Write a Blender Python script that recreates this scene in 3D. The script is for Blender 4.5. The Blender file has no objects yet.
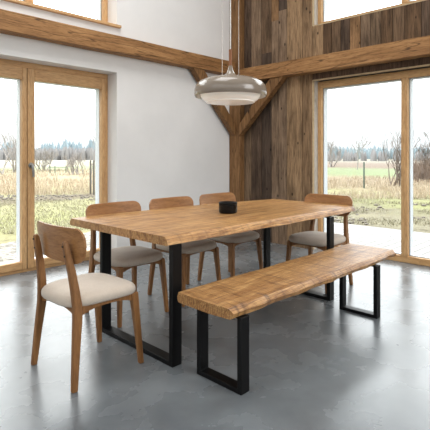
import bpy, bmesh, math, random
from mathutils import Vector, noise
R = random.Random(7)
C = bpy.context.scene.collection
D = bpy.data

# ------------------------------------------------------------------ helpers
def lin(c):
    return tuple(((v/255.0)/12.92 if v/255.0 <= .04045 else ((v/255.0+.055)/1.055)**2.4) for v in c[:3]) + (1.0,)

def tag(o, label=None, cat=None, group=None, kind=None):
    if label: o['label'] = label
    if cat: o['category'] = cat
    if group: o['group'] = group
    if kind: o['kind'] = kind
    return o

def obj(name, bm, mat, parent=None, angle=35, bevel=0, segs=2):
    me = D.meshes.new(name)
    bmesh.ops.recalc_face_normals(bm, faces=bm.faces)
    bm.to_mesh(me); bm.free()
    for p in me.polygons: p.use_smooth = True
    me.set_sharp_from_angle(angle=math.radians(angle))
    for m in (mat if isinstance(mat, (list, tuple)) else [mat]): me.materials.append(m)
    o = D.objects.new(name, me); C.objects.link(o)
    if parent: o.parent = parent
    if bevel:
        b = o.modifiers.new('bevel', 'BEVEL'); b.width = bevel; b.segments = segs
        b.limit_method = 'ANGLE'; b.angle_limit = math.radians(40)
    return o

def empty(name, loc=(0, 0, 0), rz=0):
    o = D.objects.new(name, None); C.objects.link(o)
    o.location = loc; o.rotation_euler = (0, 0, rz); o.empty_display_size = .05
    return o

def copy_tree(o, parent=None):
    c = o.copy(); C.objects.link(c)
    if parent: c.parent = parent
    for ch in list(o.children): copy_tree(ch, c)
    return c

def B(): return bmesh.new()

def box(bm, x0, x1, y0, y1, z0, z1):
    v = [bm.verts.new(p) for p in ((x0,y0,z0),(x1,y0,z0),(x1,y1,z0),(x0,y1,z0),(x0,y0,z1),(x1,y0,z1),(x1,y1,z1),(x0,y1,z1))]
    fs = [bm.faces.new([v[i] for i in f]) for f in ((0,3,2,1),(4,5,6,7),(0,1,5,4),(1,2,6,5),(2,3,7,6),(3,0,4,7))]
    return fs

def loft(bm, rings, close=True, caps=True):
    rv = [[bm.verts.new(p) for p in r] for r in rings]
    n = len(rv[0]); fs = []
    for a, b in zip(rv, rv[1:]):
        for i in range(n if close else n-1):
            j = (i+1) % n
            fs.append(bm.faces.new((a[i], a[j], b[j], b[i])))
    if caps:
        bm.faces.new(rv[0][::-1]); bm.faces.new(rv[-1])
    return rv

def zbar(bm, st):      # stations (x,y,z,sx,sy): tapering bar with horizontal sections
    loft(bm, [[(x-sx/2,y-sy/2,z),(x+sx/2,y-sy/2,z),(x+sx/2,y+sy/2,z),(x-sx/2,y+sy/2,z)] for x,y,z,sx,sy in st])

def tube(bm, pts, rad, n=8):
    rings = []
    pts = [Vector(p) for p in pts]
    for i, p in enumerate(pts):
        d = (pts[min(i+1, len(pts)-1)] - pts[max(i-1, 0)]).normalized()
        u = d.orthogonal().normalized() if i == 0 else (u - d*u.dot(d)).normalized()
        w = d.cross(u)
        r = rad[i] if isinstance(rad, (list, tuple)) else rad
        rings.append([p + (u*math.cos(2*math.pi*k/n) + w*math.sin(2*math.pi*k/n))*r for k in range(n)])
    loft(bm, rings)

def lathe(bm, prof, n=48, closed=False):     # profile (r,z)
    rings = []
    for r, z in prof:
        rings.append([bm.verts.new((max(r,1e-4)*math.cos(2*math.pi*k/n), max(r,1e-4)*math.sin(2*math.pi*k/n), z)) for k in range(n)])
    pr = list(zip(rings, rings[1:])) + ([(rings[-1], rings[0])] if closed else [])
    for a, b in pr:
        for i in range(n):
            j = (i+1) % n
            bm.faces.new((a[i], a[j], b[j], b[i]))
    if not closed:
        bm.faces.new(rings[0][::-1]); bm.faces.new(rings[-1])

def fbm(x, y=0, z=0, o=4):
    return noise.fractal(Vector((x, y, z)), 1.0, 2.0, o)

# ------------------------------------------------------------------ materials
def mat(name):
    m = D.materials.new(name); m.use_nodes = True
    nt = m.node_tree; bs = nt.nodes['Principled BSDF']
    return m, nt, bs

def nd(nt, t, **k):
    n = nt.nodes.new(t)
    for a, v in k.items():
        if a in n.inputs: n.inputs[a].default_value = v
        else: setattr(n, a, v)
    return n

def coords(nt, scale=(1,1,1), kind='Object', rot=(0,0,0)):
    tc = nd(nt, 'ShaderNodeTexCoord'); mp = nd(nt, 'ShaderNodeMapping')
    mp.inputs['Scale'].default_value = scale; mp.inputs['Rotation'].default_value = rot
    nt.links.new(tc.outputs[kind], mp.inputs['Vector'])
    return mp.outputs['Vector']

def noise_n(nt, vec, scale=5, detail=6, rough=.55, dist=0):
    n = nd(nt, 'ShaderNodeTexNoise', Scale=scale, Detail=detail, Roughness=rough, Distortion=dist)
    nt.links.new(vec, n.inputs['Vector'])
    return n.outputs['Fac']

def ramp(nt, fac, stops):
    r = nd(nt, 'ShaderNodeValToRGB'); e = r.color_ramp.elements
    while len(e) < len(stops): e.new(.5)
    for el, (p, c) in zip(e, stops):
        el.position = p; el.color = c if len(c) == 4 else lin(c)
    nt.links.new(fac, r.inputs['Fac'])
    return r.outputs['Color']

def mix(nt, fac, a, b, mode='MIX'):
    m = nd(nt, 'ShaderNodeMix'); m.data_type = 'RGBA'; m.blend_type = mode
    for v, s in ((fac, m.inputs['Factor']), (a, m.inputs[6]), (b, m.inputs[7])):
        if isinstance(v, bpy.types.NodeSocket): nt.links.new(v, s)
        else: s.default_value = v
    return m.outputs[2]

def bump(nt, bs, h, strength=.2, dist=.01):
    b = nd(nt, 'ShaderNodeBump'); b.inputs['Strength'].default_value = strength; b.inputs['Distance'].default_value = dist
    nt.links.new(h, b.inputs['Height']); nt.links.new(b.outputs['Normal'], bs.inputs['Normal'])

def plain(name, col, rough=.5, metal=0, spec=.5, vary=True):
    m, nt, bs = mat(name)
    bs.inputs['Base Color'].default_value = lin(col); bs.inputs['Roughness'].default_value = rough
    bs.inputs['Metallic'].default_value = metal; bs.inputs['Specular IOR Level'].default_value = spec
    if not vary: return m
    v = coords(nt, (1,1,1)); f = noise_n(nt, v, 30, 3)
    c = ramp(nt, f, [(.3, tuple(max(0,x*.93) for x in col)), (.7, tuple(min(255,x*1.05) for x in col))])
    nt.links.new(c, bs.inputs['Base Color'])
    return m

def wood(name, dark, mid, light, scale=(1,14,14), rough=.45, fine=1.0, bumps=.15, kind='Object', saw=False):
    m, nt, bs = mat(name)
    v = coords(nt, scale, kind)
    f1 = noise_n(nt, v, 2.2, 8, .62, .6)
    c1 = ramp(nt, f1, [(.28, dark), (.5, mid), (.72, light)])
    v2 = coords(nt, tuple(s*5*fine for s in scale), kind)
    f2 = noise_n(nt, v2, 3, 4, .6)
    c2 = ramp(nt, f2, [(.3, (205,195,185)), (.55, (255,255,255))])
    c = mix(nt, .8, c1, c2, 'MULTIPLY')
    nt.links.new(c, bs.inputs['Base Color'])
    bs.inputs['Roughness'].default_value = rough
    bs.inputs['Specular IOR Level'].default_value = .4
    bump(nt, bs, f2, bumps, .003)
    return m

M = {}
M['oak_v'] = wood('oak_vertical', (110,73,39), (138,95,54), (157,113,69), (14,14,1))
M['oak_h'] = wood('oak_horizontal', (110,73,39), (138,95,54), (157,113,69), (14,1,14))
M['veneer'] = wood('oak_veneer', (132,90,50), (158,112,68), (176,130,84), (9,1.0,9), rough=.38)
M['frame_x'] = wood('window_oak_x', (190,146,98), (210,167,117), (222,184,136), (1,10,10), rough=.5)
M['frame_y'] = wood('window_oak_y', (184,140,92), (204,161,110), (216,178,128), (10,1,10), rough=.5)
M['frame_z'] = wood('window_oak_z', (188,144,96), (207,164,114), (220,181,133), (10,10,1), rough=.5)

# live-edge slab: boards along X, knots, saw marks across the grain
def slab_mat(name, joints, saw, tint=1.0):
    m, nt, bs = mat(name)
    t = lambda c: tuple(min(255, x*tint) for x in c)
    v = coords(nt, (1.1, 11, 11))
    f1 = noise_n(nt, v, 2.0, 9, .65, 1.1)
    c1 = ramp(nt, f1, [(.25, t((126,86,50))), (.42, t((176,128,76))), (.58, t((206,160,102))), (.78, t((228,188,132)))])
    # growth rings distorted around knots
    v2 = coords(nt, (.9, 6, 6))
    w = nd(nt, 'ShaderNodeTexWave', Scale=3.2, Distortion=7.0, Detail=3.0); w.bands_direction = 'Y'
    w.inputs['Detail Scale'].default_value = 1.3
    nt.links.new(v2, w.inputs['Vector'])
    c2 = ramp(nt, w.outputs['Fac'], [(.0, (160,134,108)), (.4, (255,255,255))])
    c = mix(nt, .55, c1, c2, 'MULTIPLY')
    # fine pores
    f3 = noise_n(nt, coords(nt, (6, 90, 90)), 2, 4, .6)
    c = mix(nt, .6, c, ramp(nt, f3, [(.36, (140,116,94)), (.52, (255,255,255))]), 'MULTIPLY')
    # knots
    vo = nd(nt, 'ShaderNodeTexVoronoi', Scale=1.0); nt.links.new(coords(nt, (1.6, 3.4, 3.4)), vo.inputs['Vector'])
    k = ramp(nt, vo.outputs['Distance'], [(.03, (60,36,20)), (.06, (150,110,80)), (.13, (255,255,255))])
    c = mix(nt, .75, c, k, 'MULTIPLY')
    # board tint / joints
    tc = nd(nt, 'ShaderNodeTexCoord'); sx = nd(nt, 'ShaderNodeSeparateXYZ'); nt.links.new(tc.outputs['Object'], sx.inputs[0])
    for y in joints:
        s = nd(nt, 'ShaderNodeMath', operation='SUBTRACT'); nt.links.new(sx.outputs['Y'], s.inputs[0]); s.inputs[1].default_value = y
        a = nd(nt, 'ShaderNodeMath', operation='ABSOLUTE'); nt.links.new(s.outputs[0], a.inputs[0])
        r = ramp(nt, a.outputs[0], [(.001, (120,92,66)), (.005, (255,255,255))])
        c = mix(nt, .8, c, r, 'MULTIPLY')
    hs = f3
    if saw:
        fs = noise_n(nt, coords(nt, (16, 1.6, 1.6)), 1.6, 5, .6, .3)
        c = mix(nt, saw, c, ramp(nt, fs, [(.36, (120,92,68)), (.48, (240,232,224)), (.6, (255,255,255))]), 'MULTIPLY')
        ad = nd(nt, 'ShaderNodeMath', operation='ADD'); nt.links.new(f3, ad.inputs[0]); nt.links.new(fs, ad.inputs[1]); hs = ad.outputs[0]
    nt.links.new(c, bs.inputs['Base Color'])
    bs.inputs['Roughness'].default_value = .42; bs.inputs['Specular IOR Level'].default_value = .45
    bump(nt, bs, hs, .35, .006)
    return m
M['table'] = slab_mat('table_oak', (2.37, 2.76), .28)
M['bench'] = slab_mat('bench_oak', (), .6, .94)

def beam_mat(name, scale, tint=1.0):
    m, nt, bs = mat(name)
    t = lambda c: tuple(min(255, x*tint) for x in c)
    f1 = noise_n(nt, coords(nt, scale), 1.6, 9, .65, .8)
    c1 = ramp(nt, f1, [(.25, t((112,76,44))), (.48, t((154,112,70))), (.62, t((174,130,84))), (.8, t((190,148,102)))])
    f2 = noise_n(nt, coords(nt, tuple(x*6 for x in scale)), 2, 4, .6)
    c = mix(nt, .6, c1, ramp(nt, f2, [(.32, (150,130,110)), (.5, (255,255,255))]), 'MULTIPLY')
    # checks (long thin drying cracks) and knots
    f3 = noise_n(nt, coords(nt, tuple(.25 if x < 2 else x*.35 for x in scale)), 3.4, 2, .4, .4)
    c = mix(nt, .7, c, ramp(nt, f3, [(.485, (255,255,255)), (.497, (70,45,28)), (.503, (70,45,28)), (.515, (255,255,255))]), 'MULTIPLY')
    vo = nd(nt, 'ShaderNodeTexVoronoi', Scale=1.0); nt.links.new(coords(nt, tuple(2.2 if x < 2 else 5 for x in scale)), vo.inputs['Vector'])
    c = mix(nt, .8, c, ramp(nt, vo.outputs['Distance'], [(.05, (50,30,18)), (.1, (255,255,255))]), 'MULTIPLY')
    nt.links.new(c, bs.inputs['Base Color']); bs.inputs['Roughness'].default_value = .6
    bs.inputs['Specular IOR Level'].default_value = .3
    bump(nt, bs, f2, .3, .006)
    return m
M['beam_x'] = beam_mat('beam_timber_x', (1, 10, 10))
M['beam_y'] = beam_mat('beam_timber_y', (10, 1, 10))
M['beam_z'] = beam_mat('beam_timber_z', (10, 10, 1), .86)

def plank_mat():
    m, nt, bs = mat('reclaimed_planks')
    at = nd(nt, 'ShaderNodeAttribute'); at.attribute_name = 'plank'
    sd = nd(nt, 'ShaderNodeAttribute'); sd.attribute_name = 'seed'
    tc = nd(nt, 'ShaderNodeTexCoord')
    ad = nd(nt, 'ShaderNodeVectorMath', operation='ADD')
    nt.links.new(tc.outputs['Object'], ad.inputs[0]); nt.links.new(sd.outputs['Color'], ad.inputs[1])
    def mp(s):
        q = nd(nt, 'ShaderNodeMapping'); q.inputs['Scale'].default_value = s
        nt.links.new(ad.outputs[0], q.inputs['Vector']); return q.outputs['Vector']
    f1 = noise_n(nt, mp((9, 9, .9)), 2.4, 9, .68, .6)
    c = mix(nt, .95, at.outputs['Color'], ramp(nt, f1, [(.28, (136,130,124)), (.48, (228,223,218)), (.66, (255,253,250))]), 'MULTIPLY')
    f2 = noise_n(nt, mp((60, 60, 2.5)), 2.0, 5, .65)
    c = mix(nt, .7, c, ramp(nt, f2, [(.33, (110,100,92)), (.52, (255,255,255))]), 'MULTIPLY')
    f4 = noise_n(nt, mp((3, 3, .8)), 1.7, 4, .6)
    c = mix(nt, .55, c, ramp(nt, f4, [(.46, (255,255,255)), (.64, (116,110,106))]), 'MULTIPLY')
    vo = nd(nt, 'ShaderNodeTexVoronoi', Scale=1.0); nt.links.new(mp((7, 7, 4)), vo.inputs['Vector'])
    c = mix(nt, .85, c, ramp(nt, vo.outputs['Distance'], [(.06, (30,22,18)), (.11, (255,255,255))]), 'MULTIPLY')
    c = mix(nt, 1.0, c, lin((240,226,210)), 'MULTIPLY')
    nt.links.new(c, bs.inputs['Base Color']); bs.inputs['Roughness'].default_value = .75
    bs.inputs['Specular IOR Level'].default_value = .25
    bump(nt, bs, f2, .5, .006)
    return m
M['planks'] = plank_mat()

def plaster():
    m, nt, bs = mat('white_plaster')
    v = coords(nt)
    c = ramp(nt, noise_n(nt, v, 1.6, 6, .6), [(.3, (232,231,229)), (.7, (240,239,237))])
    nt.links.new(c, bs.inputs['Base Color']); bs.inputs['Roughness'].default_value = .85
    bs.inputs['Specular IOR Level'].default_value = .2
    bump(nt, bs, noise_n(nt, v, 22, 5, .6), .12, .004)
    return m
M['plaster'] = plaster()

def concrete():
    m, nt, bs = mat('polished_concrete')
    v = coords(nt)
    f1 = noise_n(nt, v, .9, 5, .55, .3); f2 = noise_n(nt, v, 3.0, 5, .55, .2)
    c = ramp(nt, f1, [(.28, (98,103,107)), (.5, (119,124,127)), (.72, (139,143,146))])
    c = mix(nt, .7, c, ramp(nt, f2, [(.3, (196,196,195)), (.65, (255,255,255))]), 'MULTIPLY')
    nt.links.new(c, bs.inputs['Base Color'])
    r = nd(nt, 'ShaderNodeMapRange'); nt.links.new(f2, r.inputs['Value'])
    for k, val in (('From Min', .3), ('From Max', .7), ('To Min', .22), ('To Max', .32)): r.inputs[k].default_value = val
    nt.links.new(r.outputs['Result'], bs.inputs['Roughness'])
    bs.inputs['Specular IOR Level'].default_value = .7
    return m
M['concrete'] = concrete()

def fabric():
    m, nt, bs = mat('beige_fabric')
    v = coords(nt)
    c = ramp(nt, noise_n(nt, v, 9, 5, .6), [(.3, (190,176,160)), (.7, (202,189,174))])
    f = noise_n(nt, v, 380, 2, .5)
    c = mix(nt, .35, c, ramp(nt, f, [(.35, (190,190,190)), (.6, (255,255,255))]), 'MULTIPLY')
    nt.links.new(c, bs.inputs['Base Color']); bs.inputs['Roughness'].default_value = .9
    bs.inputs['Specular IOR Level'].default_value = .15
    bs.inputs['Sheen Weight'].default_value = .25
    bump(nt, bs, f, .25, .002)
    return m
M['fabric'] = fabric()
M['black'] = plain('black_steel', (6,6,7), .45, 0, .22)
M['black_gloss'] = plain('black_ceramic', (5,5,6), .22, 0, .3)
M['screw'] = plain('dark_screw', (50,34,22), .5, .3)
M['lamp'] = plain('taupe_enamel', (136,124,111), .15, 0, .6, False)
M['lampwood'] = wood('lamp_wood', (120,74,42), (150,96,58), (170,116,74), (14,14,1))
M['cord'] = plain('white_cord', (225,222,216), .6)
M['wire'] = plain('steel_wire', (170,165,158), .35, .6)
M['nickel'] = plain('satin_nickel', (170,170,168), .3, .8)
M['grey_outer'] = plain('grey_outer_cladding', (206,210,214), .6, 0, .3, False)
M['gap'] = plain('dark_gap', (60,42,28), .8)
M['cream_edge'] = plain('raw_board_edge', (190,166,130), .7)
M['reveal'] = wood('whitewashed_board', (176,168,156), (206,200,190), (224,220,212), (8,8,1), rough=.8)
M['reveal_top'] = wood('grey_board', (66,58,52), (92,82,74), (116,104,94), (8,1,8), rough=.8)

def opal():
    m, nt, bs = mat('opal_glass')
    v = coords(nt); c = ramp(nt, noise_n(nt, v, 4, 2), [(.3, (246,243,236)), (.7, (250,247,241))])
    nt.links.new(c, bs.inputs['Base Color']); bs.inputs['Roughness'].default_value = .18
    bs.inputs['Subsurface Weight'].default_value = .25
    bs.inputs['Emission Color'].default_value = (1,.95,.88,1); bs.inputs['Emission Strength'].default_value = .14
    bs.inputs['Subsurface Radius'].default_value = (.05, .05, .05)
    return m
M['opal'] = opal()

def glass():
    m, nt, bs = mat('window_glass'); nt.nodes.remove(bs)
    out = nt.nodes['Material Output']
    tr = nd(nt, 'ShaderNodeBsdfTransparent'); gl = nd(nt, 'ShaderNodeBsdfGlossy'); gl.inputs['Roughness'].default_value = .01
    tr.inputs['Color'].default_value = (.97, .985, .98, 1)
    fr = nd(nt, 'ShaderNodeFresnel', IOR=1.45); mx = nd(nt, 'ShaderNodeMixShader')
    ml = nd(nt, 'ShaderNodeMath', operation='MULTIPLY'); ml.inputs[1].default_value = .6
    nt.links.new(fr.outputs[0], ml.inputs[0]); nt.links.new(ml.outputs[0], mx.inputs[0])
    nt.links.new(tr.outputs[0], mx.inputs[1]); nt.links.new(gl.outputs[0], mx.inputs[2]); nt.links.new(mx.outputs[0], out.inputs['Surface'])
    return m
M['glass'] = glass()

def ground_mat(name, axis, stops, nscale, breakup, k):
    # colour by distance from the house, far haze painted in, broken up by noise
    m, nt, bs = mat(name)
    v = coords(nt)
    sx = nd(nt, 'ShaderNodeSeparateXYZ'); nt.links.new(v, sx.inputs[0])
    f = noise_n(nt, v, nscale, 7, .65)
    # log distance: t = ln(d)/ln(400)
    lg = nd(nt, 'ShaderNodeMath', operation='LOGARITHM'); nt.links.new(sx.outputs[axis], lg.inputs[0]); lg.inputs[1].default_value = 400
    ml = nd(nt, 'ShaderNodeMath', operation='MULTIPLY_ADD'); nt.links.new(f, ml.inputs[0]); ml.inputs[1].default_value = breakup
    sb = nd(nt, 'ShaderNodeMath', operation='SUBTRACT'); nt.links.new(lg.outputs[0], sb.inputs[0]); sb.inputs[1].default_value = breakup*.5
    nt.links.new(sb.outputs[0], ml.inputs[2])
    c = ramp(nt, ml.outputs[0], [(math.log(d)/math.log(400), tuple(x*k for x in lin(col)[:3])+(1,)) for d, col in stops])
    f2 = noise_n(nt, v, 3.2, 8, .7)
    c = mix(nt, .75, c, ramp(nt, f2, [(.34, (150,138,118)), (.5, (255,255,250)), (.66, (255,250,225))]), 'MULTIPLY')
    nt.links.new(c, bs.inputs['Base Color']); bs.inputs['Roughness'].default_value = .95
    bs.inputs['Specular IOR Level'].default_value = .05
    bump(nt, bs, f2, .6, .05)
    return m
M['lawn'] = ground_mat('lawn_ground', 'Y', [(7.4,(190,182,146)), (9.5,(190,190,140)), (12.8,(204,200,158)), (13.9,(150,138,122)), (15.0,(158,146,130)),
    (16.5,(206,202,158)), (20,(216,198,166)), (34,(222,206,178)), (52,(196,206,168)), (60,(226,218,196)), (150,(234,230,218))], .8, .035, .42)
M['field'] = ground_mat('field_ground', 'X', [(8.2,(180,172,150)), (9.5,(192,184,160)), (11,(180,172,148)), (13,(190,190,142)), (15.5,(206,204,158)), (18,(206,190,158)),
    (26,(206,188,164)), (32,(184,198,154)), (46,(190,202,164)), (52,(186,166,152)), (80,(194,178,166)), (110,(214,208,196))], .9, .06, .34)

def gravel():
    m, nt, bs = mat('pale_gravel'); v = coords(nt)
    vo = nd(nt, 'ShaderNodeTexVoronoi', Scale=16.0); nt.links.new(v, vo.inputs['Vector'])
    bw = nd(nt, 'ShaderNodeRGBToBW'); nt.links.new(vo.outputs['Color'], bw.inputs[0])
    c = ramp(nt, bw.outputs[0], [(.2, (106,101,93)), (.5, (134,128,119)), (.8, (152,148,140))])
    f2 = noise_n(nt, v, 2.2, 6, .65)
    c = mix(nt, .5, c, ramp(nt, f2, [(.35, (190,180,160)), (.6, (255,255,255))]), 'MULTIPLY')
    nt.links.new(c, bs.inputs['Base Color']); bs.inputs['Roughness'].default_value = .95
    bump(nt, bs, vo.outputs['Distance'], .8, .04)
    return m
M['gravel'] = gravel()
M['deck'] = wood('bleached_deck', (112,110,106), (124,122,119), (132,130,127), (1,10,10), rough=.6)
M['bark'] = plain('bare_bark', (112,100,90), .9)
M['bark_pale'] = plain('haze_tinted_bark', (160,154,150), .9)  # pale because distance haze is mixed into the bark colour
M['drygrass'] = wood('dry_grass', (176,160,138), (190,175,154), (200,188,170), (2,2,2), rough=.9)
M['greengrass'] = wood('green_grass', (150,146,122), (160,155,132), (168,161,140), (2,2,2), rough=.9)
M['reddish'] = plain('brown_reeds', (128,110,96), .95)
M['greenpost'] = plain('green_steel_post', (66,86,74), .6)
M['greypost'] = plain('weathered_stake', (100,95,86), .8)
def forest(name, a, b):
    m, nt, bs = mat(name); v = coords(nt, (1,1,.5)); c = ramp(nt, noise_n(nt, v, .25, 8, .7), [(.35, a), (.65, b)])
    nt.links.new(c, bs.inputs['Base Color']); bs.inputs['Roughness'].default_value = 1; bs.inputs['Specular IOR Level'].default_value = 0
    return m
M['forest'] = forest('haze_tinted_conifers', (140,154,160), (152,165,170))  # bluish distance haze painted into the tree colours
M['forest2'] = forest('haze_tinted_bare_wood', (142,140,140), (154,151,150))  # distance haze painted into these greys as well
M['stone'] = plain('rubble_stone', (98,90,80), .9)

# ------------------------------------------------------------------ room shell
YL, XR = 4.60, 5.18          # inner faces of the plastered and of the boarded wall
ZC = 5.2
bm = B(); box(bm, -3.5, XR+.13, -3.5, YL+.22, -.12, 0)
tag(obj('floor', bm, M['concrete']), 'polished grey concrete floor', kind='structure')
bm = B(); box(bm, -3.5, 5.5, -3.5, 5.05, ZC, ZC+.2)
tag(obj('ceiling', bm, M['plaster']), kind='structure')

WX0, WX1 = 1.02, 3.05        # left openings
bm = B()
def wl(x0, x1, z0, z1): box(bm, x0, x1, YL, 5.05, z0, z1)
wl(-3.5, WX0, -.3, ZC); wl(WX1, XR, -.3, ZC); wl(WX0, WX1, 2.262, 2.80); wl(WX0, WX1, 4.5, ZC); wl(WX0, WX1, -.3, -.12)
tag(obj('wall_left', bm, M['plaster']), 'white plastered wall', kind='structure')

# right wall: backing + reclaimed boards
RY0, RY1 = .86, 3.20
bm = B()
def wr(y0, y1, z0, z1): box(bm, XR+.025, 5.5, y0, y1, z0, z1)
wr(-3.5, RY0, -.3, ZC); wr(RY1, YL, -.3, ZC); wr(RY0, RY1, 2.262, 2.985); wr(RY0, RY1, 4.5, ZC); wr(RY0, RY1, -.3, -.12)
wall_r = tag(obj('wall_right', bm, M['reveal_top']), 'wall clad in weathered reclaimed boards', kind='structure')

def boards():
    bm = B()
    lc = bm.loops.layers.float_color.new('plank'); ls = bm.loops.layers.float_color.new('seed')
    cols = [(176,152,126), (138,120,102), (192,170,142), (120,106,96), (196,176,146), (156,140,122), (100,90,84), (184,154,120), (166,150,134), (130,110,90)]
    state = {'last': None}
    def plank(y0, y1, z0, z1, col=None):
        if col is None:
            col = R.choice([c for c in cols if c != state['last']]); state['last'] = col
        j = R.uniform(-.004, .004)
        fs = box(bm, XR+j, XR+.03, y0+.003, y1-.003, z0, z1)
        c = lin(col); s = (R.uniform(0, 40), R.uniform(0, 40), R.uniform(0, 40), 1)
        for f in fs:
            for l in f.loops: l[lc] = c; l[ls] = s
    def run(y0, y1, z0, z1, split=True, first=None):
        y = y1
        while y > y0+.001:
            w = R.uniform(.12, .2)
            if y-w < y0+.09: w = y-y0
            col = first; first = None
            cuts = [z0]
            if split and z1-z0 > 2:
                z = z0+R.uniform(.8, 4.2)
                while z < z1-.4:
                    cuts.append(z); z += R.uniform(2.2, 4.0)
            cuts.append(z1)
            for a, b in zip(cuts, cuts[1:]): plank(y-w, y, a+.001, b-.001, col)
            y -= w
    plank(RY1, RY1+.15, 0, ZC, (176,154,128))             # board beside the window
    run(RY1+.15, YL, 0, ZC)
    run(RY0, RY1, 2.36, 2.985, False)
    plank(RY0, RY1, 2.268, 2.358, (120,104,92))
    run(RY0, RY1, 4.5, ZC, False)
    run(-3.5, RY0, 0, ZC)
    return bm
obj('board_cladding', boards(), M['planks'], wall_r)
# reveal boards and raw edges round the two right-hand openings
bm = B()
box(bm, XR+.03, 5.5, RY1-.012, RY1+.006, 0, 2.262); box(bm, XR+.03, 5.5, RY1-.012, RY1+.006, 2.985, 4.5)
box(bm, XR+.03, 5.5, RY0-.006, RY0+.012, 0, 2.262); box(bm, XR+.03, 5.5, RY0-.006, RY0+.012, 2.985, 4.5)
tag(obj('reveal_board', bm, M['reveal'], wall_r), 'pale weathered reveal boards')
bm = B()
box(bm, XR-.003, XR+.03, RY1-.016, RY1-.001, 0, 2.262); box(bm, XR-.003, XR+.03, RY1-.016, RY1-.001, 2.985, 4.5)
box(bm, XR-.003, XR+.03, RY0, RY1, 2.250, 2.266)
box(bm, XR-.003, XR+.05, RY0, RY1-.016, 2.977, 2.990)
tag(obj('edge_strip', bm, M['cream_edge'], wall_r), 'pale raw board edges')

# ------------------------------------------------------------------ windows
def wbox(bm, ax, u0, u1, d0, d1, z0, z1):
    if ax == 'Y': box(bm, u0, u1, d0, d1, z0, z1)      # plane Y = const
    else: box(bm, d0, d1, u0, u1, z0, z1)

def ring(name, ax, u0, u1, d0, d1, z0, z1, wl_, wr_, wb, wt, parent, mv=None, mh=None, bevel=.004):
    # jambs and rails meet at mitre-like butt joints; two material slots follow the grain
    bm = B()
    wbox(bm, ax, u0, u0+wl_, d0, d1, z0, z1); wbox(bm, ax, u1-wr_, u1, d0, d1, z0, z1)
    nv = len(bm.faces)
    wbox(bm, ax, u0+wl_, u1-wr_, d0, d1, z0, z0+wb); wbox(bm, ax, u0+wl_, u1-wr_, d0, d1, z1-wt, z1)
    bm.faces.ensure_lookup_table()
    for f in bm.faces[nv:]: f.material_index = 1
    return obj(name, bm, [mv or M['frame_z'], mh or (M['frame_x'] if ax == 'Y' else M['frame_y'])], parent, bevel=bevel)

def pane(ax, u0, u1, d, z0, z1, parent):
    bm = B(); wbox(bm, ax, u0-.01, u1+.01, d, d+.006, z0-.01, z1+.01)
    return obj('glass', bm, M['glass'], parent)

def outer(ax, u0, u1, d0, d1, z0, z1, w, parent):
    return tag(ring('outer_cladding', ax, u0-w, u1+w, d0, d1, z0-w, z1+w, w, w, w, w, parent, M['grey_outer'], M['grey_outer'], 0), 'pale grey outer cladding')

# left glazed door, two leaves
FY = 4.80
d1 = tag(empty('door_1', (0,0,0)), 'oak framed glazed terrace door in the white wall', kind='structure')
ring('frame', 'Y', WX0, WX1, FY, FY+.05, .0, 2.262, .038, .038, .03, .06, d1)
ring('threshold', 'Y', WX0, WX1, FY+.1, FY+.25, -.12, -.0, .05, .05, .12, .0005, d1, M['grey_outer'], M['grey_outer'], 0)
for k, (u0, u1) in enumerate(((WX0+.04, 2.040), (2.046, WX1-.04))):
    lf = ring('door_leaf', 'Y', u0, u1, FY-.012, FY+.05, .033, 2.20, .078, .052, .082, .125, d1, bevel=.006)
    gx0, gx1, gz0, gz1 = u0+.078, u1-.052, .115, 2.075
    pane('Y', gx0, gx1, FY+.045, gz0, gz1, lf)
    outer('Y', gx0, gx1, FY+.052, FY+.14, gz0, gz1, .045, lf)
    if k == 1:
        h = B()
        bmesh.ops.create_cone(h, cap_ends=True, segments=24, radius1=.030, radius2=.028, depth=.012)
        bmesh.ops.rotate(h, verts=h.verts, matrix=__import__('mathutils').Matrix.Rotation(math.pi/2, 3, 'X'))
        bmesh.ops.translate(h, verts=h.verts, vec=(2.082, FY-.018, 1.15))
        tube(h, [(2.082, FY-.012, 1.15), (2.082, FY-.06, 1.15)], .012, 12)
        tube(h, [(2.082, FY-.055, 1.158), (2.082, FY-.058, 1.13), (2.09, FY-.06, 1.06), (2.09, FY-.058, 1.025)], [.015, .015, .013, .010], 12)
        tag(obj('door_handle', h, M['nickel'], lf), 'satin metal lever handle pointing down')
bm = B(); box(bm, 2.0405, 2.0455, FY-.002, FY+.04, .033, 2.20); obj('leaf_gap_strip', bm, M['gap'], d1)  # dark strip standing in for the shaded gap between the leaves

def fixed_window(name, label, ax, u0, u1, d, z0, z1, mull, wj, wb, wt, sill=None):
    w = tag(empty(name), label, kind='structure')
    fr = ring('frame', ax, u0, u1, d, d+.08, z0, z1, wj, wj, wb, wt, w)
    bm = B(); wbox(bm, ax, mull[0], mull[1], d-.004, d+.08, z0+wb, z1-wt)
    obj('mullion', bm, M['frame_z'], w, bevel=.005)
    for a, b in ((u0+wj, mull[0]), (mull[1], u1-wj)):
        pane(ax, a, b, d+.045, z0+wb, z1-wt, w)
        outer(ax, a+.012, b-.012, d+.052, d+.14, z0+wb+.012, z1-wt-.012, .02, w)
    if sill:
        bm = B(); wbox(bm, ax, *sill); obj('window_sill', bm, M['frame_x'] if ax == 'Y' else M['reveal_top'], w, bevel=.004)
    return w
fixed_window('window_1', 'oak framed upper window over the beam in the white wall', 'Y', WX0, WX1, FY, 2.815, 4.5, (2.035, 2.115), .06, .06, .06,
             (WX0-.04, 3.09, YL-.04, FY, 2.80, 2.832))
fixed_window('window_2', 'floor-length oak framed window beside the weathered boards', 'X', RY0+.012, RY1-.012, 5.30, .0, 2.25, (1.995, 2.07), .055, .075, .085)
fixed_window('window_3', 'oak framed upper window above the weathered boards', 'X', RY0+.012, RY1-.012, 5.30, 2.99, 4.5, (1.995, 2.07), .055, .06, .06)

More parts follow.
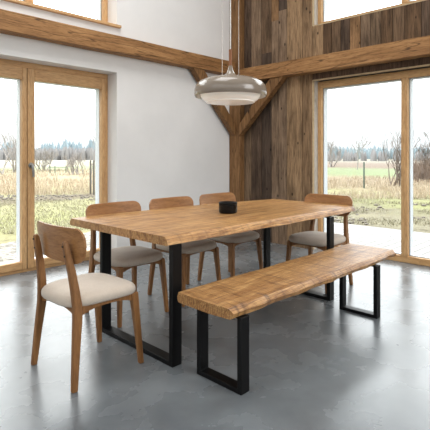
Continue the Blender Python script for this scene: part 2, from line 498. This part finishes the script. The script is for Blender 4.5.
# ------------------------------------------------------------------ timber frame
def timber(name, p0, p1, w, h, m, label, cat, group=None, n=26, seed=0, upv=(0,0,1), amp=.004):
    p0, p1 = Vector(p0), Vector(p1); d = (p1-p0).normalized(); u = Vector(upv); s = d.cross(u).normalized(); u = s.cross(d)
    rings = []
    for i in range(n+1):
        c = p0.lerp(p1, i/n); L = (p1-p0).length*i/n; r = []
        for k, (a, b) in enumerate(((-1,-1),(-.55,-1.0),(.55,-1.0),(1,-1),(1,-.5),(1,.5),(1,1),(.55,1),(-.55,1),(-1,1),(-1,.5),(-1,-.5))):
            q = fbm(L*1.7, k*.9+seed*7.3, seed*3.1, 3)*amp
            r.append(c + s*(a*(w/2+q)) + u*(b*(h/2+q)))
        rings.append(r)
    bm = B(); loft(bm, rings)
    o = obj(name, bm, m, angle=40, bevel=.006)
    return tag(o, label, cat, group)
timber('timber_beam', (-3.4, YL-.075, 2.567), (5.06, YL-.075, 2.567), .14, .2, M['beam_x'], 'long oak beam running along the white plastered wall', 'beam', n=60, seed=1)
timber('timber_beam', (XR-.085, -3.4, 2.444), (XR-.085, 4.375, 2.444), .15, .2, M['beam_y'], 'oak beam running along the weathered board wall above the large window', 'beam', n=60, seed=2)
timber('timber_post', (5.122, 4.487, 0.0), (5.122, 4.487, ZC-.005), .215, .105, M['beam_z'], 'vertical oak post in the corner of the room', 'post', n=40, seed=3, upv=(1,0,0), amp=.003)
def brace(ax, poly, c, th, label, seed):
    # square-cut timber: plumb cut on the post, level cut under the beam
    (a0, b0, b1, a1) = [Vector(p) for p in poly]; rings = []
    for i in range(13):
        f = i/12; lo = a0.lerp(a1, f); hi = b0.lerp(b1, f); w = .003*fbm(f*5, seed, 0, 3) if 0 < i < 12 else 0; r = []
        for q, t in ((lo, -1), (lo, 1), (hi, 1), (hi, -1)):
            k = c + t*th/2 + w
            r.append((q.x, k, q.y) if ax == 'Y' else (k, q.x, q.y))
        rings.append(r)
    bm = B(); loft(bm, rings); return tag(obj('timber_brace', bm, M['beam_z'], bevel=.005), label, 'brace')
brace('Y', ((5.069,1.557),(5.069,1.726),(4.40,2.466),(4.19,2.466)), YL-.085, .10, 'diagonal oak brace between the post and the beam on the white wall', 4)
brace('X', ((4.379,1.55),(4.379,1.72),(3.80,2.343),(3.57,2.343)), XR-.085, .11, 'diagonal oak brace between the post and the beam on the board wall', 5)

# ------------------------------------------------------------------ slabs
def slab(x0, x1, yf, yb, z0, z1, n, ends):
    # cross-sections along X; yf/yb give (top, belly, bottom) of the waney edges
    rings = []
    for i in range(n+1):
        t = i/n; x = x0+(x1-x0)*t
        e0, e1 = ends
        inset = 0
        a, b, c = yf(x); A, Bk, Cc = yb(x)
        s = min(t, 1-t)*n
        rd = 0
        dx = {0: 1, 1: 0}.get(round(s), 0)
        sec = [(A-rd, z1-rd*.3), (A*.66+a*.34, z1-rd*.3), (A*.33+a*.67, z1-rd*.3), (a+rd+.012, z1-rd*.3), (a+rd, z1-.007), (b+rd, (z0*.45+z1*.55)), (c+rd, z0+.006), (c+.014+rd, z0+rd*.3),
               (A*.33+a*.67, z0+rd*.3), (A*.66+a*.34, z0+rd*.3), (Cc-rd-.012, z0+rd*.3), (Cc-rd, z0+.007), (Bk-rd, (z0+z1)/2), (A-rd, z1-.008)]
        rr = []
        for k, (y, z) in enumerate(sec):
            off = 0
            if t < .5 and s < 3: off = e0(y, z)*(1-s/3)
            elif t >= .5 and s < 3: off = e1(y, z)*(1-s/3)
            zz = z + .001*fbm(x*5, y*5, z*9, 3)
            rr.append((x+off, y, zz))
        rings.append(rr)
    bm = B(); loft(bm, rings); return bm

TZ0, TZ1 = .722, .775
def tab_f(x):
    w = .012*fbm(x*2.1, 3.3, 0, 3) + .004*fbm(x*9, 1.1, 0, 2)
    k = max(0, (x-3.55)/.4)
    t = 2.022 - .028*max(0, min(1, (x-1.9)/1.2)) + w + .02*k*k
    return (t, t-.016+.005*fbm(x*6, 9.1, 0, 3), t-.026+.007*fbm(x*4, 5.7, 0, 3))
def tab_b(x):
    w = .012*fbm(x*1.9, 13.3, 0, 3)
    t = 3.142 + w - .19*max(0, min(1, (x-2.7)/1.25))**1.3
    return (t, t+.016, t+.014)
tb = tag(empty('dining_table', (2.8, 2.5, 0)), 'long oak dining table with a waney edged top on black steel frame legs', 'table')
def rel(o, root):
    o.parent = root; o.matrix_parent_inverse = root.matrix_world.inverted() if False else __import__('mathutils').Matrix.Translation(-Vector(root.location))
    return o
top = slab(1.675, 3.99, tab_f, tab_b, TZ0, TZ1, 90,
           (lambda y, z: .004*fbm(y*4, z*9, 2), lambda y, z: .03*fbm(y*3, z*9, 4)+.04*max(0, (2.2-y))))
rel(obj('tabletop', top, M['table'], angle=28), tb)
def leg_loop(x0, x1, y0, y1, zt, th, nm='leg_frame'):
    bm = B()
    out = [(y0,0),(y1,0),(y1,zt),(y0,zt)]; inn = [(y0+th,th*.85),(y1-th,th*.85),(y1-th,zt-.008),(y0+th,zt-.008)]
    vs = {}
    for x in (x0, x1):
        vs[x] = ([bm.verts.new((x,y,z)) for y,z in out], [bm.verts.new((x,y,z)) for y,z in inn])
    for i in range(4):
        j = (i+1) % 4
        for x in (x0, x1): bm.faces.new((vs[x][0][i], vs[x][0][j], vs[x][1][j], vs[x][1][i]))
        bm.faces.new((vs[x0][0][i], vs[x0][0][j], vs[x1][0][j], vs[x1][0][i]))
        bm.faces.new((vs[x0][1][i], vs[x0][1][j], vs[x1][1][j], vs[x1][1][i]))
    return obj(nm, bm, M['black'], bevel=.003)
rel(leg_loop(1.713, 1.787, 2.004, 2.80, TZ0+.001, .034), tb)
rel(leg_loop(3.440, 3.513, 1.950, 2.672, TZ0+.001, .034), tb)

BZ0, BZ1 = .402, .460
def ben_f(x):
    w = .024*fbm(x*2.6, 43.3, 0, 2) + .004*fbm(x*8, 21.1, 0, 2)
    t = 1.535 - .02*(x-1.7)/2 + w
    return (t, t-.020+.005*fbm(x*7, 29.1, 0, 3), t-.010+.006*fbm(x*5, 35.7, 0, 3))
def ben_b(x):
    t = 1.945 + .012*fbm(x*2.2, 63.3, 0, 3) - .02*(x-1.7)/2
    return (t, t+.012, t+.006)
bn = tag(empty('bench', (2.7, 1.72, 0)), 'low oak bench with a wavy waney edge on black steel frame legs', 'bench')
top = slab(1.70, 3.735, ben_f, ben_b, BZ0, BZ1, 90,
           (lambda y, z: .006*fbm(y*5, z*9, 12)+.35*max(0, 1.56-y)+.3*max(0, y-1.92), lambda y, z: .02*fbm(y*4, z*9, 14)))
rel(obj('bench_seat', top, M['bench'], angle=28), bn)
rel(leg_loop(1.762, 1.830, 1.513, 1.850, BZ0+.001, .030), bn)
rel(leg_loop(3.315, 3.380, 1.478, 1.795, BZ0+.001, .030), bn)

# ------------------------------------------------------------------ chairs
def make_chair(name, loc, rz):
    t = empty(name, loc, rz)                     # local +X is the front
    # upholstered seat pad
    n = 56; prof = [(.93,.430),(.97,.431),(.995,.440),(1.0,.453),(.99,.466),(.955,.477),(.88,.485),(.72,.490),(.48,.493),(.22,.494)]
    rings = []
    for s, z in prof:
        r = []
        for k in range(n):
            a = 2*math.pi*k/n; c, q = math.cos(a), math.sin(a)
            x = math.copysign(abs(c)**(2/3.8), c)*.238; y = math.copysign(abs(q)**(2/3.8), q)
            y *= .232 + .012*(x/.23)
            r.append((x*s+.004, y*s, z - .010*(x/.23)*0 - .006*max(0, (abs(x*s)/.23))**3))
        rings.append(r)
    bm = B(); loft(bm, rings); obj('seat_cushion', bm, M['fabric'], t, angle=60)
    # seat rails
    def rail(p, q, th, ax):
        bm = B(); rg = []
        for i in range(9):
            f = i/8; c = Vector(p).lerp(Vector(q), f); e = (2*f-1)**2
            zb = .408 - .03*e**1.5; zt = .431
            if ax == 'x': rg.append([(c.x, c.y-th/2, zb), (c.x, c.y+th/2, zb), (c.x, c.y+th/2, zt), (c.x, c.y-th/2, zt)])
            else: rg.append([(c.x-th/2, c.y, zb), (c.x+th/2, c.y, zb), (c.x+th/2, c.y, zt), (c.x-th/2, c.y, zt)])
        loft(bm, rg); return bm
    for s in (-1, 1):
        obj('seat_rail', rail((-.172, s*.196, 0), (.185, s*.198, 0), .022, 'x'), M['oak_v'], t, bevel=.002)
    obj('seat_rail', rail((-.183, -.185, 0), (-.183, .185, 0), .022, 'y'), M['oak_h'], t, bevel=.002)
    obj('seat_rail', rail((.186, -.187, 0), (.186, .187, 0), .022, 'y'), M['oak_h'], t, bevel=.002)
    for s in (-1, 1):
        bm = B(); zbar(bm, [(.226, s*.224, 0, .028, .028), (.210, s*.212, .20, .036, .032), (.192, s*.200, .40, .048, .035), (.189, s*.198, .431, .050, .035)])
        obj('leg', bm, M['oak_v'], t, bevel=.005)
        bm = B(); zbar(bm, [(-.222, s*.231, 0, .032, .030), (-.205, s*.217, .20, .040, .033), (-.188, s*.203, .37, .049, .034), (-.186, s*.200, .43, .050, .034),
                            (-.194, s*.190, .52, .046, .033), (-.208, s*.180, .62, .041, .032), (-.231, s*.170, .735, .035, .031), (-.239, s*.167, .778, .029, .029), (-.242, s*.166, .792, .017, .020)])
        lg = tag(obj('leg', bm, M['oak_v'], t, bevel=.006), 'rear leg rising behind the backrest')
        for z, x in ((.765, -.2548), (.712, -.2455)):
            q = B(); bmesh.ops.create_cone(q, cap_ends=True, segments=10, radius1=.0055, radius2=.005, depth=.006)
            bmesh.ops.rotate(q, verts=q.verts, matrix=__import__('mathutils').Matrix.Rotation(math.pi/2, 3, 'Y'))
            bmesh.ops.translate(q, verts=q.verts, vec=(x, s*(.168+.005*(.765-z)/.05), z)); obj('screw', q, M['screw'], lg)
    # curved plywood backrest with rounded corners
    nu, nv, th = 32, 12, .013
    bm = B(); g = {}
    W, Hh, zc = .264, .100, .762
    for side in (0, 1):
        for i in range(nu+1):
            for j in range(nv+1):
                b = 2*j/nv-1
                ya = math.sin((2*i/nu-1)*math.pi/2)
                e = abs(ya); dx_ = (1-e)*W
                def half(rc):           # half height with a rounded corner of radius rc
                    return Hh if dx_ >= rc else Hh-rc+math.sqrt(max(0, rc*rc-(rc-dx_)**2))
                z = zc + (b*half(.062) if b > 0 else b*half(.082))
                y = ya*(W-.012*max(0, -b))
                lean = -(z-zc)*.13
                x = -.222 + .042*(e**2.0) + lean + (th if side else 0)
                g[side,i,j] = bm.verts.new((x, y, z))
    for i in range(nu):
        for j in range(nv):
            for sd in (0, 1): bm.faces.new((g[sd,i,j], g[sd,i+1,j], g[sd,i+1,j+1], g[sd,i,j+1]))
    for i in range(nu):
        for j in (0, nv): bm.faces.new((g[0,i,j], g[0,i+1,j], g[1,i+1,j], g[1,i,j]))
    for j in range(nv):
        for i in (0, nu): bm.faces.new((g[0,i,j], g[0,i,j+1], g[1,i,j+1], g[1,i,j]))
    obj('backrest', bm, M['veneer'], t, angle=50, bevel=.002)
    return t

G = 'oak dining chairs with beige seats round the table'
first = make_chair('dining_chair', (1.392, 2.41, 0), math.radians(1.5))
tag(first, 'nearest oak chair, with beige seat, at the near end of the table', 'chair', G)
for x, y, rz, lab in ((2.075, 2.985, -math.pi/2, 'oak chair by the white wall, nearest the glazed door in its row of three'),
                      (2.70, 2.985, -math.pi/2, 'oak chair by the white wall, middle one of its row of three'),
                      (3.33, 2.995, -math.pi/2, 'oak chair by the white wall, nearest the corner post in its row of three'),
                      (3.80, 2.28, math.pi, 'oak chair with beige seat at the far end of the table, before the large window')):
    c = copy_tree(first); c.location = (x, y, 0); c.rotation_euler = (0, 0, rz); tag(c, lab, 'chair', G)

# ------------------------------------------------------------------ black pot on the table
p = tag(empty('pot', (2.742, 2.50, TZ1+.001)), 'short black cylindrical pot standing on the oak table', 'pot')
bm = B(); lathe(bm, [(.0,0),(.068,0),(.075,.006),(.077,.02),(.077,.070),(.075,.072),(.062,.072),(.0,.068)], 48); obj('body', bm, M['black_gloss'], p)
bm = B(); lathe(bm, [(.060,.070),(.0765,.0725),(.078,.078),(.0775,.088),(.074,.091),(.070,.090),(.066,.082),(.060,.078)], 48, True)
tag(obj('rim', bm, M['black'], p), 'matt black rim')

# ------------------------------------------------------------------ pendant lamp
L = tag(empty('pendant_lamp', (2.80, 2.525, 1.70)), 'wide taupe dome pendant lamp hanging over the oak table', 'lamp')
out = [(.300,.052),(.306,.062),(.307,.085),(.304,.114),(.293,.147),(.266,.176),(.222,.196),(.165,.210),(.110,.219),(.080,.224),(.056,.232),(.037,.248),(.025,.272),(.019,.296),(.016,.314)]
inn = [(.0,.30),(.010,.28),(.022,.25),(.070,.215),(.160,.199),(.215,.183),(.255,.163),(.282,.138),(.296,.108),(.299,.085),(.299,.056)]
bm = B()
pr = out + [(.010,.314),(.010,.28)] + inn[2:]
lathe(bm, pr, 72, True)
obj('lamp_shade', bm, M['lamp'], L, angle=50)
bm = B(); li = [(r-.0025, z-.002) for r, z in inn[3:]]; lathe(bm, li + [(r-.004, z-.003) for r, z in li[::-1]], 72, True)
tag(obj('shade_lining', bm, M['cord'], L, angle=50), 'off-white inner lining')
bm = B(); lathe(bm, [(.0,-.006),(.10,-.005),(.185,-.001),(.203,.001),(.207,.004),(.206,.010),(.214,.014),(.233,.027),(.247,.046),(.254,.068),(.255,.10),(.25,.125),(.0,.13)], 72)
tag(obj('diffuser', bm, M['opal'], L, angle=32), 'opal glass diffuser below the shade')
bm = B(); lathe(bm, [(.0,.313),(.0135,.313),(.0135,.450),(.010,.453),(.0,.453)], 24); tag(obj('stem', bm, M['lampwood'], L), 'slim wooden stem')
bm = B(); tube(bm, [(0,0,.453),(0,0,3.46)], .0055, 10); tag(obj('cord', bm, M['cord'], L), 'white hanging cord')
for s in (-1, 1):
    dx, dy = .695*s*.070, -.719*s*.070
    bm = B(); tube(bm, [(dx,dy,.224),(dx,dy,3.46)], .0022, 6); tag(obj('suspension_wire', bm, M['wire'], L), 'thin steel wire')
bm = B(); lathe(bm, [(.0,3.445),(.10,3.445),(.105,3.455),(.105,3.498),(.0,3.498)], 40); obj('ceiling_rose', bm, M['lamp'], L)

# ------------------------------------------------------------------ outdoors
GZ = -.16
def quad(bm, pts): bm.faces.new([bm.verts.new(p) for p in pts])
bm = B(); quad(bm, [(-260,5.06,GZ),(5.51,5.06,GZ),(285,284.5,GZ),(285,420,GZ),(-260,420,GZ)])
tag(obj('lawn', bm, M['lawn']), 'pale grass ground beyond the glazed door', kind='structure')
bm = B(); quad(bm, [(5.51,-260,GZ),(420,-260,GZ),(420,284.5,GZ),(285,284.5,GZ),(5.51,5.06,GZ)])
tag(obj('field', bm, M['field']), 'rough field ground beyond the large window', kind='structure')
# gravel strip, gently lumpy
bm = B(); nx, ny = 60, 14
vv = [[bm.verts.new((-6+i*12/nx, 5.06+j*(2.45+.12*fbm(i*.7,2,0,3))/ny, GZ+.02+.02*fbm(i*.9, j*.9, 1, 3)-(.035 if j == ny else 0))) for j in range(ny+1)] for i in range(nx+1)]
for i in range(nx):
    for j in range(ny): bm.faces.new((vv[i][j], vv[i+1][j], vv[i+1][j+1], vv[i][j+1]))
tag(obj('gravel', bm, M['gravel']), 'strip of pale gravel between the glazed door and the grass', 'gravel', kind='stuff')
# timber deck: boards run away from the wall
bm = B(); y = -3.0
while y < 4.9:
    box(bm, 5.51, 7.9, y, y+.136, -.075, -.05); y += .142
box(bm, 5.51, 7.88, -3, 4.9, -.14, -.09)
tag(obj('deck', bm, M['deck'], bevel=.003), 'bleached timber terrace deck', kind='structure')

def at(px, d, z=GZ):      # a spot on the land seen in a given direction
    r = (px-215)*d/445
    return (r*.695+d*.719, -r*.719+d*.695, z)

def blades(name, spots, h, w, m, label, cat, lean=.35):
    bm = B()
    for (x, y, z, s) in spots:
        a = R.uniform(0, 6.28); hh = h*s*R.uniform(.6, 1.2); ca, sa = math.cos(a), math.sin(a)
        lx, ly = R.uniform(-lean, lean)*hh, R.uniform(-lean, lean)*hh
        v = [bm.verts.new(q) for q in ((x-ca*w*s/2, y-sa*w*s/2, z), (x+ca*w*s/2, y+sa*w*s/2, z), (x+lx*.5+ca*w*s*.3, y+ly*.5+sa*w*s*.3, z+hh*.6), (x+lx, y+ly, z+hh), (x+lx*.5-ca*w*s*.3, y+ly*.5-sa*w*s*.3, z+hh*.6))]
        bm.faces.new(v)
    o = obj(name, bm, m); tag(o, label, cat, kind='stuff'); return o
sp = []
for i in range(9000):
    d = 16+28*R.random()**1.6; q = at(R.uniform(-60, 125), d)
    if fbm(q[0]*.25, q[1]*.25, 4, 3) > -.25: sp.append((*q, .8+d*.018))
blades('dry_grass', sp, .20, .02, M['drygrass'], 'tall dry straw-coloured grass in the meadow beyond the glazed door', 'grass')
sp = []
for i in range(7000):
    d = 14.5+14*R.random()**1.4; q = at(R.uniform(300, 500), d)
    if fbm(q[0]*.3, q[1]*.3, 9, 3) > -.15: sp.append((*q, .8+d*.018))
blades('dry_grass', sp, .20, .02, M['drygrass'], 'dry straw-coloured grass along the far field beyond the deck', 'grass')
sp = []
for i in range(8000):
    d = 8.0+6.2*R.random(); q = at(R.uniform(-60, 130), d)
    if q[1] > 7.6: sp.append((*q, 1))
blades('lawn_grass', sp, .06, .014, M['greengrass'], 'short green grass beyond the gravel strip', 'grass', .8)
sp = []
for i in range(9000):
    d = 8.4+7*R.random(); q = at(R.uniform(300, 500), d)
    if q[0] > 8.0 and fbm(q[0]*.8, q[1]*.8, 2, 3) > .05: sp.append((*q, 1))
blades('field_grass', sp, .07, .016, M['greengrass'], 'patchy green grass beyond the deck', 'grass', .8)
# rubble: clods and stones in the rough ground
bm = B()
for i in range(260):
    d = 8.6+5*R.random()**1.5; q = at(R.uniform(300, 480), d)
    if q[0] < 8.1 or fbm(q[0]*.6, q[1]*.6, 31, 3) < -.05: continue
    s = R.uniform(.02, .07); b2 = bmesh.ops.create_icosphere(bm, subdivisions=1, radius=s)
    for v in b2['verts']:
        v.co = Vector((v.co.x*R.uniform(.8,1.5)+q[0], v.co.y*R.uniform(.8,1.5)+q[1], v.co.z*.7+GZ+s*.2))
tag(obj('rubble', bm, M['stone']), 'clods and stones strewn over the rough ground beyond the deck', 'rubble', kind='stuff')
bm = B()
for i in range(260):
    q = at(R.uniform(-40, 120), 14.9+R.uniform(-.9, 1.1)); s = R.uniform(.02, .055); b2 = bmesh.ops.create_icosphere(bm, subdivisions=1, radius=s)
    for v in b2['verts']: v.co = Vector((v.co.x*R.uniform(.8,1.5)+q[0], v.co.y*R.uniform(.8,1.5)+q[1], v.co.z*.7+GZ+s*.2))
tag(obj('rubble', bm, M['stone']), 'row of clods along the ploughed strip across the lawn', 'rubble', kind='stuff')

# bare trees and bushes
RMIN = .012
def branch(bm, p, d, ln, r, depth, spread, up, kmin=2):
    q = p; pts = [p]; rad = [r]
    for i in range(3):
        d = (d + Vector((R.uniform(-1,1), R.uniform(-1,1), R.uniform(-.5,1)))*.16 + Vector((0,0,up))).normalized()
        q = q + d*ln/3; pts.append(q); rad.append(r*(1-.16*(i+1)))
    tube(bm, pts, rad, 5 if depth > 1 else 3)
    if depth <= 0: return
    for k in range(R.randint(kmin, kmin+2)):
        f = R.choice((1, 2, 3)); s = pts[f]
        nd_ = (d + Vector((R.uniform(-1,1), R.uniform(-1,1), R.uniform(-.4,.9)))*spread).normalized()
        branch(bm, s, nd_, ln*R.uniform(.55,.85), max(rad[f]*.66, RMIN), depth-1, spread, up, kmin)
def tree(name, loc, h, r, depth, stems, spread, m, label, cat, up=.06, kmin=2):
    global RMIN
    RMIN = .005*math.hypot(loc[0], loc[1])/20
    t = tag(empty(name, loc), label, cat)
    for s in range(stems):
        a = R.uniform(0, 6.28); tl = 0 if stems == 1 else R.uniform(.15, .75)
        bm = B(); branch(bm, Vector((R.uniform(-.06,.06)*stems, R.uniform(-.06,.06)*stems, -.03)), Vector((math.cos(a)*tl, math.sin(a)*tl, 1)).normalized(), h*.42, r, depth, spread, up, kmin)
        obj('trunk' if stems == 1 else 'stem', bm, m, t)
    return t
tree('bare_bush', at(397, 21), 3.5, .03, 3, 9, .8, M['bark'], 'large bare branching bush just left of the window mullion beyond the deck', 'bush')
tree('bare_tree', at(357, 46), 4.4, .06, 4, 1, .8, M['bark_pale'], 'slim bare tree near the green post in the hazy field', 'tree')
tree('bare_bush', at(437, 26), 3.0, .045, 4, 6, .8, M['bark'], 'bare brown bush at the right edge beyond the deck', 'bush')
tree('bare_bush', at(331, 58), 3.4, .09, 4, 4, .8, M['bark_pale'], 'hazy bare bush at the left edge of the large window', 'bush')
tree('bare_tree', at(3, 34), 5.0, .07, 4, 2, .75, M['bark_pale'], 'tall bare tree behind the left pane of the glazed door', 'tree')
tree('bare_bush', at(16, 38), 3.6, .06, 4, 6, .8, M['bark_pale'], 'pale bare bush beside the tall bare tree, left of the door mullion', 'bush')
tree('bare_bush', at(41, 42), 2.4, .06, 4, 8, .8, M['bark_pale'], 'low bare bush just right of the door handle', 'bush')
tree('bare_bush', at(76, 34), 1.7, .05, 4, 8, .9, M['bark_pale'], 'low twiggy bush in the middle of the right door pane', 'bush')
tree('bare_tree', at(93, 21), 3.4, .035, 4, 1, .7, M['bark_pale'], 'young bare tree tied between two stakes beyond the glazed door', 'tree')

# posts
def post(name, loc, h, r, m, label, group=None):
    bm = B(); tube(bm, [(0,0,-.05),(0,0,h*.98),(0,0,h)], [r, r, r*.6], 8)
    o = obj(name, bm, m); o.location = loc; tag(o, label, 'post', group)
post('fence_post', at(364, 19.5), 1.15, .035, M['greenpost'], 'green steel post standing in the field beyond the deck')
post('tree_stake', at(90.5, 16.5), 1.25, .035, M['greypost'], 'left stake of the pair beside the young bare tree')
post('tree_stake', at(93.8, 16.2), 1.25, .035, M['greypost'], 'right stake of the pair beside the young bare tree')
fn = tag(empty('meadow_fence', at(57, 36)), 'short green post and rail fence in the meadow right of the door handle', 'fence')
for px in (50, 55, 66):
    q = at(px, 36); bm = B(); tube(bm, [(q[0],q[1],GZ-.05),(q[0],q[1],GZ+.60),(q[0],q[1],GZ+.62)], [.035,.035,.02], 8)
    rel(obj('fence_post', bm, M['greenpost']), fn)
a, b = Vector(at(49, 36.06)), Vector(at(67, 36.06))
for z in (.5, .28):
    bm = B(); tube(bm, [a+Vector((0,0,z)), b+Vector((0,0,z))], .018, 6); rel(obj('fence_rail', bm, M['greenpost']), fn)
# brown reeds near the right edge
sp = []
for i in range(1800):
    q = at(R.uniform(408, 500), 24+6*R.random()); sp.append((*q, 1))
blades('brown_reeds', sp, 1.25, .05, M['reddish'], 'tall brown reeds at the right edge of the field', 'reeds', .25)

# distant woods: ragged crowns, many small cones on a long bank
def woods(name, pxs, d0, d1, h, n, m, label, conifer):
    bm = B()
    for i in range(n):
        px = R.uniform(*pxs); d = R.uniform(d0, d1); q = at(px, d); hh = h*R.uniform(.6, 1.15)*(.85+.3*fbm(px*.05, 3, 0, 2)); rr = hh*(.2 if conifer else .17)
        k = 7; rings = []
        prof = ((.9,.0),(1,.12),(1,.25),(.6,.6),(.25,.88),(.03,1)) if conifer else ((1.1,.0),(1,.2),(1,.45),(.75,.7),(.35,.9),(.05,1))
        for f, z in prof:
            rings.append([(q[0]+math.cos(6.283*j/k)*rr*f*R.uniform(.7,1.2), q[1]+math.sin(6.283*j/k)*rr*f*R.uniform(.7,1.2), GZ+hh*z*R.uniform(.95,1.03)) for j in range(k)])
        loft(bm, rings)
    tag(obj(name, bm, m), label, 'woods', kind='stuff')
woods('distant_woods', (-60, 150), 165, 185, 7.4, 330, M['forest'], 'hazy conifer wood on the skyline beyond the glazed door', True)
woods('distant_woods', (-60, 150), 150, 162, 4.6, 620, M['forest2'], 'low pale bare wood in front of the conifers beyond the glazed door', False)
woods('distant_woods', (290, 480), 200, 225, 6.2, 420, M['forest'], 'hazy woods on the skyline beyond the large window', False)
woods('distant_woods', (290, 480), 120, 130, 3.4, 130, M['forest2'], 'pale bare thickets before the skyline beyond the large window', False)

# ------------------------------------------------------------------ light
w = D.worlds.new('overcast'); bpy.context.scene.world = w; w.use_nodes = True
nt = w.node_tree; bg = nt.nodes['Background']
tc = nd(nt, 'ShaderNodeTexCoord'); f = noise_n(nt, tc.outputs['Generated'], 2.0, 4, .5)
c = ramp(nt, f, [(.3, (244,248,252)), (.7, (255,255,255))])
nt.links.new(c, bg.inputs['Color'])
# overcast sky, brighter on the side the windows face
dp = nd(nt, 'ShaderNodeVectorMath', operation='DOT_PRODUCT'); nt.links.new(tc.outputs['Generated'], dp.inputs[0]); dp.inputs[1].default_value = (.69, .66, .3)
mr = nd(nt, 'ShaderNodeMapRange'); mr.interpolation_type = 'SMOOTHSTEP'; nt.links.new(dp.outputs['Value'], mr.inputs['Value'])
for k, v in (('From Min', -.7), ('From Max', .85), ('To Min', 1.7), ('To Max', 6.6)): mr.inputs[k].default_value = v
sz = nd(nt, 'ShaderNodeSeparateXYZ'); nt.links.new(tc.outputs['Generated'], sz.inputs[0])
m2 = nd(nt, 'ShaderNodeMapRange'); nt.links.new(sz.outputs['Z'], m2.inputs['Value'])     # darker towards the horizon
for k, v in (('From Min', .02), ('From Max', .6), ('To Min', .19), ('To Max', 1.35)): m2.inputs[k].default_value = v
mm = nd(nt, 'ShaderNodeMath', operation='MULTIPLY'); nt.links.new(mr.outputs['Result'], mm.inputs[0]); nt.links.new(m2.outputs['Result'], mm.inputs[1])
nt.links.new(mm.outputs[0], bg.inputs['Strength'])

def area(name, loc, rot, sx, sy, power, col=(1,1,1)):
    l = D.lights.new(name, 'AREA'); l.shape = 'RECTANGLE'; l.size = sx; l.size_y = sy; l.energy = power; l.color = col
    o = D.objects.new(name, l); C.objects.link(o); o.location = loc; o.rotation_euler = rot
    return o

area('overhead_fill', (1.9, 2.7, 5.15), (0, 0, 0), 2.6, 2.2, 110)  # added fill under the closed ceiling, brightens table, bench and seats
area('wall_fill', (3.6, -1.6, 2.9), (math.radians(76), 0, math.radians(12)), 2.2, 1.8, 70)  # added fill aimed at the white wall, no fixture there

# ------------------------------------------------------------------ camera
cam = D.cameras.new('camera'); co = D.objects.new('camera', cam); C.objects.link(co)
co.location = (0, 0, 1.25); co.rotation_euler = (math.pi/2, 0, -math.atan2(.719, .695))
cam.sensor_width = 36; cam.lens = 36*445/430; cam.shift_y = -59/430; cam.clip_end = 900; cam.clip_start = .05
sc = bpy.context.scene; sc.camera = co
sc.view_settings.view_transform = 'Standard'; sc.view_settings.look = 'None'
sc.view_settings.exposure = 0; sc.view_settings.gamma = 1
